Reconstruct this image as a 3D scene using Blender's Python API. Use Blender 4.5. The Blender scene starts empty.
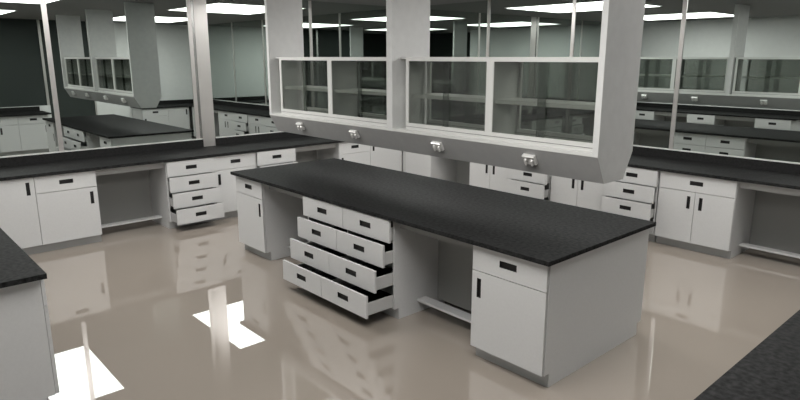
import bpy, bmesh, math
from mathutils import Vector, Matrix
S = bpy.context.scene
COL = S.collection
PI = math.pi

# ------------------------------------------------------------------ materials
def mat(name, color, rough=.5, spec=.5, noise=None, metallic=0, coat=0):
    m = bpy.data.materials.new(name); m.use_nodes = True
    nt = m.node_tree; b = nt.nodes['Principled BSDF']
    b.inputs['Base Color'].default_value = (*color, 1)
    b.inputs['Roughness'].default_value = rough
    b.inputs['Specular IOR Level'].default_value = spec
    b.inputs['Metallic'].default_value = metallic
    b.inputs['Coat Weight'].default_value = coat
    if noise:
        scale, amp = noise
        tc = nt.nodes.new('ShaderNodeNewGeometry')
        n = nt.nodes.new('ShaderNodeTexNoise'); n.inputs['Scale'].default_value = scale; n.inputs['Detail'].default_value = 3
        r = nt.nodes.new('ShaderNodeValToRGB')
        r.color_ramp.elements[0].position = .3; r.color_ramp.elements[1].position = .7
        r.color_ramp.elements[0].color = (*[c*(1-amp) for c in color], 1)
        r.color_ramp.elements[1].color = (*[c*(1+amp) for c in color], 1)
        nt.links.new(tc.outputs['Position'], n.inputs['Vector'])
        nt.links.new(n.outputs['Fac'], r.inputs['Fac'])
        nt.links.new(r.outputs['Color'], b.inputs['Base Color'])
    return m

M = {}
M['laminate'] = mat('white_laminate', (.53, .53, .525), .42, .3, (60, .02))
M['carcass'] = mat('grey_carcass', (.45, .45, .44), .5, .3)
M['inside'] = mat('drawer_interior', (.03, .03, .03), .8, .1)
M['pull'] = mat('black_pull', (.012, .012, .012), .45, .3)
M['stone'] = mat('black_epoxy', (.019, .019, .019), .55, .03, (38, .62))
M['splash'] = mat('black_epoxy_splash', (.021, .021, .021), .55, .03, (38, .18))
M['frame'] = mat('white_frame', (.58, .58, .56), .4, .3)
M['panel'] = mat('overhead_panel', (.57, .57, .56), .5, .3, (14, .03))
M['chase'] = mat('service_chase_shaded', (.32, .32, .315), .5, .3, (14, .03))  # darker than the panels: shade of the down-facing slopes painted in
M['wall'] = mat('wall_paint', (.68, .69, .68), .6, .2, (9, .02))
M['dado'] = mat('dado_paint', (.62, .63, .62), .6, .2)
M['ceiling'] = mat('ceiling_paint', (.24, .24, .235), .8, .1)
M['mullion'] = mat('mullion_metal', (.62, .60, .58), .3, .5, metallic=.75)
M['gasket'] = mat('dark_steel_channel', (.42, .42, .41), .22, .5, metallic=1)
M['seal'] = mat('black_seal', (.02, .02, .02), .6, .2)
M['darkglass'] = mat('dark_night_glass', (.04, .047, .044), .5, .1)
M['knee_shaded'] = mat('knee_panel_shaded', (.27, .27, .26), .6, .2)  # knee-space shade put into a darker panel grey
M['toe'] = mat('toe_kick_shaded', (.33, .33, .32), .6, .2)  # cabinet white darkened, toe recess shade painted into the colour
M['fixture'] = mat('nickel_fixture', (.70, .69, .67), .3, .5, metallic=.3)

def floor_mat():
    m = bpy.data.materials.new('polished_floor'); m.use_nodes = True
    nt = m.node_tree; b = nt.nodes['Principled BSDF']
    b.inputs['Base Color'].default_value = (.30, .262, .222, 1)
    b.inputs['Roughness'].default_value = .55
    b.inputs['Specular IOR Level'].default_value = .1
    geo = nt.nodes.new('ShaderNodeNewGeometry')
    n = nt.nodes.new('ShaderNodeTexNoise'); n.inputs['Scale'].default_value = 1.2
    r = nt.nodes.new('ShaderNodeValToRGB')
    r.color_ramp.elements[0].color = (.292, .254, .216, 1); r.color_ramp.elements[1].color = (.312, .272, .232, 1)
    nt.links.new(geo.outputs['Position'], n.inputs['Vector']); nt.links.new(n.outputs['Fac'], r.inputs['Fac'])
    nt.links.new(r.outputs['Color'], b.inputs['Base Color'])
    g = nt.nodes.new('ShaderNodeBsdfGlossy'); g.inputs['Roughness'].default_value = .0
    g.inputs['Color'].default_value = (1, 1, 1, 1)
    fr = nt.nodes.new('ShaderNodeFresnel'); fr.inputs['IOR'].default_value = 2.45
    mx = nt.nodes.new('ShaderNodeMixShader')
    nt.links.new(fr.outputs[0], mx.inputs[0]); nt.links.new(b.outputs[0], mx.inputs[1]); nt.links.new(g.outputs[0], mx.inputs[2])
    nt.links.new(mx.outputs[0], nt.nodes['Material Output'].inputs['Surface'])
    return m
M['floor'] = floor_mat()

def mirror_mat():
    m = bpy.data.materials.new('reflective_window_glass'); m.use_nodes = True
    nt = m.node_tree; nt.nodes.remove(nt.nodes['Principled BSDF'])
    g = nt.nodes.new('ShaderNodeBsdfGlossy'); g.inputs['Roughness'].default_value = 0
    g.inputs['Color'].default_value = (.60, .65, .625, 1)
    nt.links.new(g.outputs[0], nt.nodes['Material Output'].inputs['Surface'])
    return m
M['mirror'] = mirror_mat()

def pane_mat():
    m = bpy.data.materials.new('green_cabinet_glass'); m.use_nodes = True
    nt = m.node_tree; nt.nodes.remove(nt.nodes['Principled BSDF'])
    t = nt.nodes.new('ShaderNodeBsdfTransparent'); t.inputs['Color'].default_value = (.69, .705, .687, 1)
    g = nt.nodes.new('ShaderNodeBsdfGlossy'); g.inputs['Roughness'].default_value = 0
    lw = nt.nodes.new('ShaderNodeLayerWeight'); lw.inputs['Blend'].default_value = .5
    pw = nt.nodes.new('ShaderNodeMath'); pw.operation = 'POWER'; pw.inputs[1].default_value = 5
    f = nt.nodes.new('ShaderNodeMath'); f.operation = 'MULTIPLY_ADD'; f.inputs[1].default_value = .6; f.inputs[2].default_value = .038
    nt.links.new(lw.outputs['Facing'], pw.inputs[0]); nt.links.new(pw.outputs[0], f.inputs[0])
    x = nt.nodes.new('ShaderNodeMixShader')
    nt.links.new(f.outputs[0], x.inputs[0]); nt.links.new(t.outputs[0], x.inputs[1]); nt.links.new(g.outputs[0], x.inputs[2])
    nt.links.new(x.outputs[0], nt.nodes['Material Output'].inputs['Surface'])
    return m
M['pane'] = pane_mat()

def light_mat(strength):
    m = bpy.data.materials.new('light_diffuser'); m.use_nodes = True
    nt = m.node_tree; nt.nodes.remove(nt.nodes['Principled BSDF'])
    e = nt.nodes.new('ShaderNodeEmission'); e.inputs['Color'].default_value = (1, .985, .96, 1); e.inputs['Strength'].default_value = strength
    nt.links.new(e.outputs[0], nt.nodes['Material Output'].inputs['Surface'])
    return m
M['light'] = light_mat(8.9)

# ------------------------------------------------------------------ mesh helpers
class MB:
    def __init__(s): s.bm = bmesh.new()
    def box(s, x0, x1, y0, y1, z0, z1):
        v = [s.bm.verts.new(p) for p in ((x0,y0,z0),(x1,y0,z0),(x1,y1,z0),(x0,y1,z0),(x0,y0,z1),(x1,y0,z1),(x1,y1,z1),(x0,y1,z1))]
        for f in ((3,2,1,0),(4,5,6,7),(0,1,5,4),(1,2,6,5),(2,3,7,6),(3,0,4,7)):
            s.bm.faces.new([v[i] for i in f])
        return s
    def prism(s, poly, axis, a, b):
        """poly: 2-D outline extruded along axis ('x': poly in y,z ; 'z': poly in x,y)"""
        def P(p, t): return (t, p[0], p[1]) if axis == 'x' else (p[0], p[1], t)
        A = [s.bm.verts.new(P(p, a)) for p in poly]; B = [s.bm.verts.new(P(p, b)) for p in poly]
        n = len(poly)
        s.bm.faces.new(A[::-1]); s.bm.faces.new(B)
        for i in range(n): s.bm.faces.new((A[i], A[(i+1) % n], B[(i+1) % n], B[i]))
        return s
    def cyl(s, p0, p1, r0, r1=None, n=14):
        r1 = r0 if r1 is None else r1
        p0, p1 = Vector(p0), Vector(p1); d = (p1-p0).normalized()
        a = d.orthogonal().normalized(); b = d.cross(a)
        A = [s.bm.verts.new(p0+(a*math.cos(2*PI*i/n)+b*math.sin(2*PI*i/n))*r0) for i in range(n)]
        B = [s.bm.verts.new(p1+(a*math.cos(2*PI*i/n)+b*math.sin(2*PI*i/n))*r1) for i in range(n)]
        s.bm.faces.new(A[::-1]); s.bm.faces.new(B)
        for i in range(n): s.bm.faces.new((A[i], A[(i+1) % n], B[(i+1) % n], B[i]))
        return s
    def mesh(s, name, m):
        bmesh.ops.recalc_face_normals(s.bm, faces=s.bm.faces)
        me = bpy.data.meshes.new(name); s.bm.to_mesh(me); s.bm.free()
        me.materials.append(M[m]); return me
    def build(s, name, m, parent=None, bevel=0):
        o = bpy.data.objects.new(name, s.mesh(name, m)); COL.objects.link(o)
        if parent: o.parent = parent
        if bevel:
            b = o.modifiers.new('bevel', 'BEVEL'); b.width = bevel; b.segments = 2; b.limit_method = 'ANGLE'
        return o

def empty(name, label, cat, loc, rotz=0, group=None):
    o = bpy.data.objects.new(name, None); COL.objects.link(o)
    o.location = loc; o.rotation_euler = (0, 0, rotz)
    o['label'] = label; o['category'] = cat
    if group: o['group'] = group
    return o
def tag(o, label, cat, group=None):
    o['label'] = label; o['category'] = cat
    if group: o['group'] = group
    return o
def struct(o):
    o['kind'] = 'structure'; return o

# ------------------------------------------------------------------ cabinet fronts with recessed pulls
T = .02          # slab thickness
PD = .014        # pull pocket depth
def slab_and_pull(w, h, pull):
    """slab: x 0..w, z 0..h, front at y=0, back at y=T, with a rectangular pocket; returns two meshes"""
    px0, px1, pz0, pz1 = pull
    bm = bmesh.new()
    def V(x, y, z): return bm.verts.new((x, y, z))
    o = [V(0,0,0), V(w,0,0), V(w,0,h), V(0,0,h)]
    i = [V(px0,0,pz0), V(px1,0,pz0), V(px1,0,pz1), V(px0,0,pz1)]
    b = [V(0,T,0), V(w,T,0), V(w,T,h), V(0,T,h)]
    for k in range(4):
        j = (k+1) % 4
        bm.faces.new((o[k], o[j], i[j], i[k])); bm.faces.new((o[j], o[k], b[k], b[j]))
    bm.faces.new(b[::-1])
    bmesh.ops.recalc_face_normals(bm, faces=bm.faces)
    me = bpy.data.meshes.new('slab'); bm.to_mesh(me); bm.free(); me.materials.append(M['laminate'])
    bm = bmesh.new()
    a = [bm.verts.new(p) for p in ((px0,0,pz0),(px1,0,pz0),(px1,0,pz1),(px0,0,pz1))]
    c = [bm.verts.new(p) for p in ((px0,PD,pz0),(px1,PD,pz0),(px1,PD,pz1),(px0,PD,pz1))]
    for k in range(4):
        j = (k+1) % 4; bm.faces.new((a[j], a[k], c[k], c[j]))
    bm.faces.new(c)
    pm = bpy.data.meshes.new('recessed_pull'); bm.to_mesh(pm); bm.free(); pm.materials.append(M['pull'])
    return me, pm

G = .003         # gap around fronts
def add_door(root, x0, x1, z0, z1, hinge):
    """hinge 'l' or 'r' (pull on the other side)"""
    w, h = x1-x0-2*G, z1-z0-2*G
    pw, ph, e = .038, .145, .045
    pull = (w-e-pw, w-e, h-.05-ph, h-.05) if hinge == 'l' else (e, e+pw, h-.05-ph, h-.05)
    me, pm = slab_and_pull(w, h, pull)
    d = bpy.data.objects.new('door', me); COL.objects.link(d); d.parent = root; d.location = (x0+G, 0, z0+G)
    p = bpy.data.objects.new('recessed_pull', pm); COL.objects.link(p); p.parent = d
    return d
def add_drawer(root, x0, x1, z0, z1, out=0, box=True):
    w, h = x1-x0-2*G, z1-z0-2*G
    pw, ph = .145, .048
    pull = (w/2-pw/2, w/2+pw/2, h/2-ph/2+.005, h/2+ph/2+.005)
    me, pm = slab_and_pull(w, h, pull)
    d = bpy.data.objects.new('drawer', me); COL.objects.link(d); d.parent = root; d.location = (x0+G, -out, z0+G)
    p = bpy.data.objects.new('recessed_pull', pm); COL.objects.link(p); p.parent = d
    if box:
        m = MB(); a, b, t, hh, L = .022, w-.022, .012, h*.62, .48
        m.box(a, a+t, T, L, .012, hh).box(b-t, b, T, L, .012, hh).box(a+t, b-t, L-t, L, .012, hh)
        m.build('drawer_box', 'carcass', d)
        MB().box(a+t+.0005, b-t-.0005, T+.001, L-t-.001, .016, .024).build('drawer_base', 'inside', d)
    return d

TOP = .888      # underside of the worktops
def carcass(root, w, D, dividers=()):
    """side panels to the floor with a toe notch, top, bottom, back, toe kick"""
    t = .018
    F0 = T+.003
    prof = [(F0, .1), (.075, .1), (.075, 0), (D, 0), (D, TOP-.001), (F0, TOP-.001)]
    m = MB(); m.prism(prof, 'x', 0, t); m.prism(prof, 'x', w-t, w)
    m.box(t, w-t, F0, D-t, .1, .118); m.box(t, w-t, D-t, D, .0, TOP-.002); m.box(t, w-t, F0, D-t, TOP-.02, TOP-.002)
    for x in dividers: m.box(x-t/2, x+t/2, F0, D-t, .118, TOP-.02)
    m.build('carcass', 'laminate', root)
    MB().box(0, w, .066, .0745, 0, .0985).build('toe_kick', 'toe', root)

GROUPS = {}
def cabinet(kind, w, D, loc, rot, label, side='l', outs=None, group=None):
    nm = {'dd': 'double_door_cabinet', 'd1': 'base_cabinet', 'tall': 'door_cabinet', 'st': 'drawer_cabinet', 'st2': 'double_drawer_cabinet'}[kind]
    r = empty(nm, label, 'cabinet', loc, rot, group)
    carcass(r, w, D, (w/2,) if kind == 'st2' else ())
    zt, zs, zb = .883, .692, .10
    if kind == 'd1':
        add_drawer(r, 0, w, zs, zt, 0, False); add_door(r, 0, w, zb, zs, side)
    elif kind == 'dd':
        add_drawer(r, 0, w, zs, zt, 0, False); add_door(r, 0, w/2, zb, zs, 'l'); add_door(r, w/2, w, zb, zs, 'r')
    elif kind == 'tall':
        add_door(r, 0, w, zb, zt, side)
    else:
        h = (zt-zb)/4
        cols = [(0, w)] if kind == 'st' else [(0, w/2), (w/2, w)]
        for k in range(4):
            for a, b in cols: add_drawer(r, a, b, zt-h*(k+1), zt-h*k, outs[k])
    return r
def kneehole(w, D, loc, rot, label, back):
    r = empty('knee_space_frame', label, 'panel', loc, rot)
    MB().box(.001, w-.001, .085, .103, .80, TOP-.001).build('apron', 'knee_shaded' if back < .6 else 'carcass', r)  # island aprons get the darker colour with shade painted in
    MB().box(.001, w-.001, back, back+.018, .06, TOP-.002).build('back_panel', 'knee_shaded', r)
    MB().box(.001, w-.001, .285, .385, .105, .125).build('foot_rail', 'laminate', r)
    return r

# ------------------------------------------------------------------ the room shell
XR, YF, ZC = 8.42, -7.75, 3.03
AX, AY = 9.95, -9.25                      # entry recess behind the viewpoint
ZS = 1.04                                 # sill height
struct(MB().box(-.2, AX+.1, AY-.1, .2, -.1, 0).build('floor', 'floor'))
struct(MB().box(-.2, AX+.1, AY-.1, .2, ZC, ZC+.1).build('ceiling', 'ceiling'))
struct(MB().box(-.2, -.055, YF-.1, .2, 0, ZC).build('wall_left', 'wall'))
struct(MB().box(-.055, XR, .012, .2, 0, ZC).build('wall_back', 'wall'))
# front wall up to the entry recess
struct(MB().box(-.055, 5.3, YF-.1, YF, 0, ZC).build('wall_front', 'wall'))
# right wall: solid near the back corner, dado under the dark window, doorway between
m = MB(); m.box(XR, XR+.1, -2.86, .012, 0, ZC); m.box(XR, XR+.06, -6.26, -3.91, 0, ZS)
struct(m.build('wall_right', 'wall'))
m = MB(); m.box(5.2, 5.3, AY, YF-.1, 0, ZC); m.box(5.2, AX+.1, AY-.1, AY, 0, ZC)
m.box(AX, AX+.1, AY, -5.3, 0, ZC); m.box(XR+.061, AX, -5.3, -5.2, 0, ZC)
struct(m.build('wall_entry', 'darkglass'))

# left window wall
PY0, PY1 = -3.925, -3.735                  # white pier
w1 = MB(); w1.box(-.055, 0, YF, PY0-.04, ZS, ZC).box(-.055, 0, PY1, 0, ZS, ZC)
w1 = struct(w1.build('window_1', 'mirror'))
m = MB().box(-.055, -.004, PY0-.04, PY0, ZS, ZC); m.build('channel', 'gasket', w1)
for y0, y1 in ((-5.787, -5.731), (-4.02, -3.966), (-2.045, -1.995)):
    MB().box(0, .008, y0, y1, ZS, ZC).build('mullion', 'mullion', w1)
struct(MB().box(-.055, .004, PY0, PY1, .92, ZC).build('trim_1', 'mullion'))
# back window wall
w2 = struct(MB().box(0, XR, 0, .012, ZS, ZC).build('window_2', 'mirror'))
for x in (.41, 1.93, 3.45, 4.97, 6.49, 8.01):
    MB().box(x-.026, x+.026, -.01, 0, ZS, ZC).build('mullion', 'mullion', w2)
# right dark window and dark glazed door
w3 = struct(MB().box(XR+.02, XR+.05, -5.3, -3.97, ZS, ZC).build('window_3', 'darkglass'))
MB().box(XR, XR+.06, -3.97, -3.915, ZS, ZC).build('mullion', 'mullion', w3)
d1 = struct(MB().box(XR+.02, XR+.06, -3.912, -2.86, 0, ZC).build('door_1', 'darkglass'))
MB().box(XR-.01, XR+.06, -2.90, -2.86, 0, ZC).build('door_jamb', 'mullion', d1)

# ------------------------------------------------------------------ base cabinets
HALF = PI/2
OUT = (.02, .075, .14, .215)
FX = .745     # plane of the left fronts (x); the others use the same depth
D = FX-.02
def L(kind, y0, y1, label, **k):
    if kind == 'knee': return kneehole(y1-y0, D, (FX, y0, 0), HALF, label, k.get('back', .605))
    return cabinet(kind, y1-y0, D, (FX, y0, 0), HALF, label, **k)
def B(kind, x0, x1, label, **k):
    if kind == 'knee': return kneehole(x1-x0, D, (x0, -FX, 0), 0, label, k.get('back', .605))
    return cabinet(kind, x1-x0, D, (x0, -FX, 0), 0, label, **k)
FY = -6.957
def F(kind, x0, x1, label, **k):
    if kind == 'knee': return kneehole(x1-x0, D, (x1, FY, 0), PI, label, k.get('back', .605))
    return cabinet(kind, x1-x0, D, (x1, FY, 0), PI, label, **k)
RX = 7.635
def R(kind, y0, y1, label, **k):
    return cabinet(kind, y1-y0, D, (RX, y1, 0), -HALF, label, **k)

L('tall', -6.86, -6.245, 'white cabinet with one full-height door at the left edge of the photo', side='l')
L('d1', -6.245, -5.605, 'white drawer-over-door cabinet left of the knee space on the left window wall', side='l')
L('knee', -5.605, -4.775, 'open knee space with foot rail left of the four pulled-out drawers on the left wall')
L('st', -4.775, -4.135, 'white cabinet of four stepped open drawers below the white pier on the left wall', outs=OUT)
L('d1', -4.135, -3.505, 'white drawer-over-door cabinet between two open drawer stacks on the left wall', side='r')
L('st', -3.505, -2.875, 'white open drawer stack mostly hidden behind the far end of the island', outs=(.03, .085, .15, .215))
L('knee', -2.875, -2.07, 'open knee space nearest the far room corner on the left wall')
L('d1', -2.07, -1.44, 'white drawer-over-door cabinet just right of the far knee space under the left windows', side='r')
L('tall', -1.44, -.75, 'white cabinet with one tall door on the left wall, touching the far room corner', side='r')

b = B('tall', .83, 1.44, 'white tall-door cabinet first on the back wall beside the far corner', side='l')
MB().box(-.081, -.0005, .012, .03, .1, TOP-.002).build('filler_strip', 'carcass', b)
B('knee', 1.44, 2.27, 'open knee space on the back wall seen above the middle of the island top')
B('dd', 2.27, 3.07, 'white double-door cabinet on the back wall just right of the far knee space')
OB = (.02, .065, .115, .16)
B('st', 3.075, 3.70, 'white open drawer stack on the back wall between two double-door cabinets', outs=OB)
B('dd', 3.725, 4.545, 'white double-door cabinet on the back wall between two open drawer stacks')
B('st', 4.555, 5.185, 'white open drawer stack on the back wall behind the near end of the overhead cabinet', outs=OB)
B('dd', 5.205, 6.045, 'white drawer-over-double-door cabinet on the back wall right of the island, fully visible')
B('knee', 6.045, 6.92, 'open knee space with foot rail at the right edge of the photo')
B('tall', 6.92, 7.56, 'white tall-door cabinet in the right back corner seen as a sliver in the window reflection', side='r')

F('d1', .80, 1.39, 'front wall cabinet reflected farthest left, beside the overhead end panel', side='l')
F('knee', 1.39, 2.19, 'knee space on the front wall between the two leftmost reflected drawer fronts')
F('d1', 2.19, 2.81, 'front wall cabinet reflected in the middle, right of the window mullion', side='l')
F('knee', 2.81, 3.65, 'knee space on the front wall between the middle and right reflected drawer fronts')
F('d1', 3.65, 4.34, 'grey-white cabinet end at the lower left of the photo under the front worktop', side='l')

R('d1', -4.78, -4.16, 'right wall cabinet with one door, reflected left of the island in the left window', side='r')
R('dd', -5.60, -4.78, 'right wall double-door cabinet reflected at the left edge of the left window', )
R('d1', -6.22, -5.60, 'right wall cabinet nearest the entry, under the black worktop at lower right', side='r')
R('d1', -2.02, -1.36, 'right wall drawer-over-door cabinet reflected below the overhead end panel', side='l')
R('tall', -1.36, -.80, 'right wall tall-door cabinet reflected beside the white pier, nearest the back corner', side='r')

# ------------------------------------------------------------------ wall worktops with splash and sill trim
ZT = .92
def worktop(poly, label):
    o = MB().prism(poly, 'z', TOP, ZT).build('worktop', 'stone')
    return tag(o, label, 'worktop')
EDGE = .774
wl = worktop([(0, YF+.001), (EDGE, YF+.001), (EDGE, -.001), (0, -.001)], 'black worktop along the left window wall, running into the far corner')
s = MB(); s.box(.0005, .02, YF+.001, PY0-.002, ZT, ZS-.012).box(.0005, .02, PY1+.002, -.001, ZT, ZS-.012)
s.box(.0205, EDGE, -.02, -.001, ZT, ZS-.012).box(.0205, EDGE, YF+.001, YF+.02, ZT, ZS-.012); s.build('backsplash', 'splash', wl)
s = MB(); s.box(.0005, .024, YF+.001, PY0-.002, ZS-.012, ZS).box(.0005, .024, PY1+.002, -.001, ZS-.012, ZS).box(.0245, EDGE, -.024, -.001, ZS-.012, ZS).box(.0245, EDGE, YF+.001, YF+.024, ZS-.012, ZS)
o = s.build('sill_strip', 'frame', wl); o['label'] = 'thin white sill strip'
wb = worktop([(EDGE+.0005, -EDGE), (7.606-.0005, -EDGE), (7.606-.0005, -.001), (EDGE+.0005, -.001)], 'long black worktop along the back window wall behind the island')
MB().box(EDGE+.001, 7.605, -.02, -.001, ZT, ZS-.012).build('backsplash', 'splash', wb)
o = MB().box(EDGE+.001, 7.605, -.024, -.001, ZS-.012, ZS).build('sill_strip', 'frame', wb); o['label'] = 'thin white sill strip'
wf = worktop([(EDGE+.0005, YF+.001), (4.42, YF+.001), (4.42, -6.955), (EDGE+.0005, -6.955)], 'black worktop end at the lower left corner of the photo')
MB().box(EDGE+.001, 4.42, YF+.001, YF+.02, ZT+.0005, ZS-.012).build('backsplash', 'splash', wf)
o = MB().box(EDGE+.001, 4.42, YF+.001, YF+.024, ZS-.012, ZS).build('sill_strip', 'frame', wf); o['label'] = 'thin white sill strip'
wr = worktop([(7.59, -6.24), (XR-.001, -6.24), (XR-.001, -4.10), (7.59, -4.10)], 'black worktop cutting across the lower right corner of the photo')
MB().box(XR-.02, XR-.001, -6.24, -4.15, ZT, ZS-.012).build('backsplash', 'splash', wr)
o = MB().box(XR-.024, XR-.001, -6.24, -4.15, ZS-.012, ZS).build('sill_strip', 'frame', wr); o['label'] = 'thin white sill strip'
wc = worktop([(7.606, -2.04), (XR-.001, -2.04), (XR-.001, -.001), (7.606, -.001)], 'short black worktop in the right back corner, seen in the left window reflection')
MB().box(XR-.02, XR-.001, -2.04, -.026, ZT, ZS-.012).box(7.606, XR-.021, -.02, -.001, ZT, ZS-.012).build('backsplash', 'splash', wc)

# ------------------------------------------------------------------ the island
IX0, IX1, IYF, IYB = 2.10, 6.277, -4.532, -3.172
IC = (IYF+IYB)/2; ID = IC-IYF-.001
OI = (.03, .10, .19, .28)
def I(kind, x0, x1, label, **k):
    if kind == 'knee': return kneehole(x1-x0, ID, (x0, IYF, 0), 0, label, .54)
    return cabinet(kind, x1-x0, ID, (x0, IYF, 0), 0, label, **k)
def J(kind, x0, x1, label, **k):
    if kind == 'knee': return kneehole(x1-x0, ID, (x1, IYB, 0), PI, label, .54)
    return cabinet(kind, x1-x0, ID, (x1, IYB, 0), PI, label, **k)
e0 = I('d1', 2.112, 2.69, 'narrow white drawer-over-door cabinet at the far left end of the island', side='l')
I('knee', 2.69, 3.515, 'dark knee space of the island left of its open drawers')
I('st2', 3.515, 4.775, 'wide white island cabinet with eight drawers pulled out in steps', outs=OI)
I('knee', 4.775, 5.64, 'knee space with foot rail in the island right of the eight open drawers')
e1 = I('d1', 5.64, IX1-.005, 'large white drawer-over-door cabinet at the near right corner of the island', side='r')
J('d1', 2.112, 2.69, 'cabinet at the far end of the island on its side facing the back wall', side='r')
J('knee', 2.69, 3.53, 'knee space on the back side of the island, toward its far end')
J('st2', 3.53, 4.77, 'island back cabinet of paired drawers reflected in the back window', outs=(.0, .0, .0, .0))
J('knee', 4.77, 5.64, 'island knee space facing the back wall, reflected at the right edge of the photo')
J('d1', 5.64, IX1-.005, 'cabinet at the near end of the island on its side facing the back wall', side='l')
E2 = IYB-IYF
ep = [(T, .1), (.075, .1), (.075, 0), (E2-.075, 0), (E2-.075, .1), (E2-T, .1), (E2-T, TOP-.001), (T, TOP-.001)]
MB().prism(ep, 'x', -.0125, -.0005).build('end_panel', 'laminate', e0)
MB().prism(ep, 'x', IX1-.005-5.64+.0005, IX1-5.64).build('end_panel', 'laminate', e1)
tag(MB().box(2.076, 6.303, -4.572, -3.135, TOP, ZT).build('worktop', 'stone', None, .003), 'large black speckled worktop on the central island', 'worktop')

# ------------------------------------------------------------------ overhead glass cabinet
OV = empty('overhead_cabinet', 'white overhead cabinet with glass sliding doors hanging from the ceiling above the island', 'cabinet', (4.2375, -3.854, 0))
def OP(mb, name, m, parent=OV, bevel=0):
    for v in mb.bm.verts: v.co -= Vector((4.2375, -3.854, 0))
    return mb.build(name, m, parent, bevel)
YA, YB = -4.084, -3.622          # panel front and back
PX = (2.195, 4.2375, 6.28)
ZL, ZBt = 1.545, 1.341           # ledge, underside
prof = [(YA, ZC-.001), (YA, ZL-.017), (-3.982, ZBt), (-3.726, ZBt), (YB, ZL-.017), (YB, ZC-.001)]
PE = ((2.16, 2.204), (4.198, 4.272), (6.262, 6.305))
for i, (p, q) in enumerate(PE): OP(MB().prism(prof, 'x', p, q), 'middle_panel' if i == 1 else 'end_panel', 'panel')
# chamfered service chase below the glass, its shade-darkened faces running across the panel feet
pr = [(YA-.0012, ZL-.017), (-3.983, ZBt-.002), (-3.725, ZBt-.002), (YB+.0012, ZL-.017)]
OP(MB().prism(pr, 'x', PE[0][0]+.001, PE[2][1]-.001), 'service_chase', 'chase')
CF, CB = -4.025, -3.655          # glass front, glass back of the display case
for a, b in ((PE[0][1], PE[1][0]), (PE[1][1], PE[2][0])):
    OP(MB().box(a, b, YA-.0015, YB+.0015, ZL-.016, ZL+.006), 'ledge', 'frame')
    z0, z1 = ZL+.006, 2.172
    mid = a+1.053
    OP(MB().box(a, b, CF+.031, CB-.031, z1-.018, z1), 'top_board', 'panel')
    OP(MB().box(mid-.014, mid+.014, CF+.032, CB-.032, z0, z1-.018), 'partition', 'panel')
    OP(MB().box(a+.15, mid-.014, CF+.035, CB-.035, 1.826, 1.856).box(mid+.014, b, CF+.035, CB-.035, 1.826, 1.856), 'shelf', 'frame')
    for side, y0, y1, al in (('f', CF, CF+.03, a+.112), ('b', CB-.03, CB, a+.03)):
        OP(MB().box(al, b, y0+.004, y1-.004, z0, z0+.024), 'track', 'frame')
        OP(MB().box(al, b, y0+.001, y1-.001, z0+.024, z0+.027), 'track_seal', 'seal')
        f = MB(); zf = z0+.027
        f.box(al, al+.036, y0, y1, zf, z1).box(b-.036, b, y0, y1, zf, z1).box(mid-.034, mid+.034, y0, y1, zf, z1-.034)
        f.box(al+.036, b-.036, y0, y1, z1-.034, z1)
        for p, q in ((al+.036, mid-.034), (mid+.034, b-.036)): f.box(p, q, y0, y1, zf, zf+.03)
        fr = OP(f, 'door_frame', 'frame')
        for p, q in ((al+.036, mid-.034), (mid+.034, b-.036)):
            c = (p+q)/2; ov = .04
            g1 = y0+.009 if side == 'f' else y1-.009; g2 = y0+.02 if side == 'f' else y1-.02
            for (u, v, yy) in ((p, c+ov, g1), (c-ov, q, g2)):
                OP(MB().box(u, v, yy-.0005, yy+.0005, zf+.03, z1-.034), 'sliding_glass', 'pane', fr)

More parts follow.
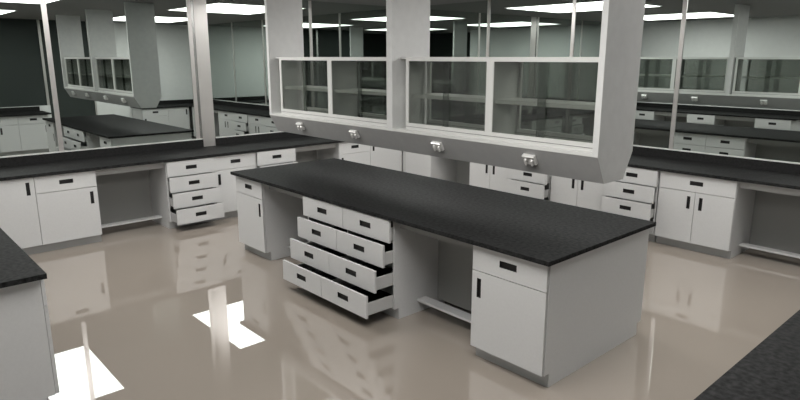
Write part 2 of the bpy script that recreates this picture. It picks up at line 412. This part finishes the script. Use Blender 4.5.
# twin service outlets on the sloping faces
def fixture_meshes():
    b = MB().box(-.052, .052, -.018, .006, -.036, .040)
    b.prism([(-.018, .040), (-.027, .034), (-.018, .022)], 'x', -.052, .052)
    base = b.mesh('housing', 'fixture')
    noz = []
    for x in (-.027, .027):
        t = MB()
        t.cyl((x, -.018, .004), (x, -.030, .002), .014, .011).cyl((x, -.027, .004), (x, -.029, -.034), .010, .008)
        noz.append(t.mesh('nozzle', 'fixture'))
    return base, noz
FB, FN = fixture_meshes()
slopeF = math.atan2(.102, .187)
names = ('first', 'second', 'third', 'fourth')
OXS = (2.75, 3.69, 4.815, 5.75)
for back in (0, 1):
    for i, x in enumerate(OXS):
        t = .42
        y, z = (YA+.004+t*.10, ZL-.018-t*.186) if not back else (YB-.004-t*.10, ZL-.018-t*.186)
        if not back:
            lab = '%s twin service outlet from the left on the front of the overhead cabinet' % names[i]
        else:
            lab = '%s twin service outlet from the left on the back of the overhead cabinet, seen reflected' % names[i]
        r = empty('service_outlet', lab, 'outlet', (x, y+(-.0125 if not back else .0125), z), 0, 'service outlets under the overhead cabinet')
        r.rotation_euler = Matrix.Rotation(PI if back else 0, 4, 'Z').to_euler()
        r.rotation_euler = (Matrix.Rotation(PI if back else 0, 4, 'Z') @ Matrix.Rotation(slopeF, 4, 'X')).to_euler()
        for nm, me in (('housing', FB), ('nozzle', FN[0]), ('nozzle', FN[1])):
            o = bpy.data.objects.new(nm, me); COL.objects.link(o); o.parent = r

# ------------------------------------------------------------------ ceiling lights
for x0, y0, lab in ((1.20, -2.965, 'square ceiling light over the far left, reflected near the white pier'),
                    (5.25, -2.965, 'ceiling light over the back right, reflected above the far wall cabinets'),
                    (1.20, -6.665, 'ceiling light over the front left, reflected on the floor at lower left'),
                    (5.25, -6.665, 'ceiling light over the front right, near the entry')):
    x1, y1 = x0+2.07, y0+1.68
    r = empty('ceiling_light', lab, 'light', ((x0+x1)/2, (y0+y1)/2, ZC), 0, 'ceiling lights')
    w, h = (x1-x0)/2, (y1-y0)/2
    MB().box(-w+.012, w-.012, -h+.012, h-.012, -.014, -.001).build('diffuser', 'light', r)
    m = MB(); m.box(-w, w, -h, -h+.012, -.016, -.001).box(-w, w, h-.012, h, -.016, -.001)
    m.box(-w, -w+.012, -h+.012, h-.012, -.016, -.001).box(w-.012, w, -h+.012, h-.012, -.016, -.001)
    m.build('trim_frame', 'frame', r)

# ------------------------------------------------------------------ camera, world, view
cam = bpy.data.cameras.new('camera'); co = bpy.data.objects.new('camera', cam); COL.objects.link(co)
cam.sensor_width = 36; cam.lens = 614.63*36/800; cam.clip_start = .01
co.location = (8.3875, -7.721, 2.1695)
co.rotation_euler = (PI/2-.2281, 0, .8344)
S.camera = co
S.cycles.transparent_max_bounces = 64; S.cycles.max_bounces = 24; S.cycles.glossy_bounces = 16; S.cycles.diffuse_bounces = 2; S.cycles.use_adaptive_sampling = False
w = bpy.data.worlds.new('world'); S.world = w; w.use_nodes = True
w.node_tree.nodes['Background'].inputs['Color'].default_value = (0, 0, 0, 1)
S.view_settings.view_transform = 'Standard'; S.view_settings.look = 'None'
S.view_settings.exposure = 0; S.view_settings.gamma = 1
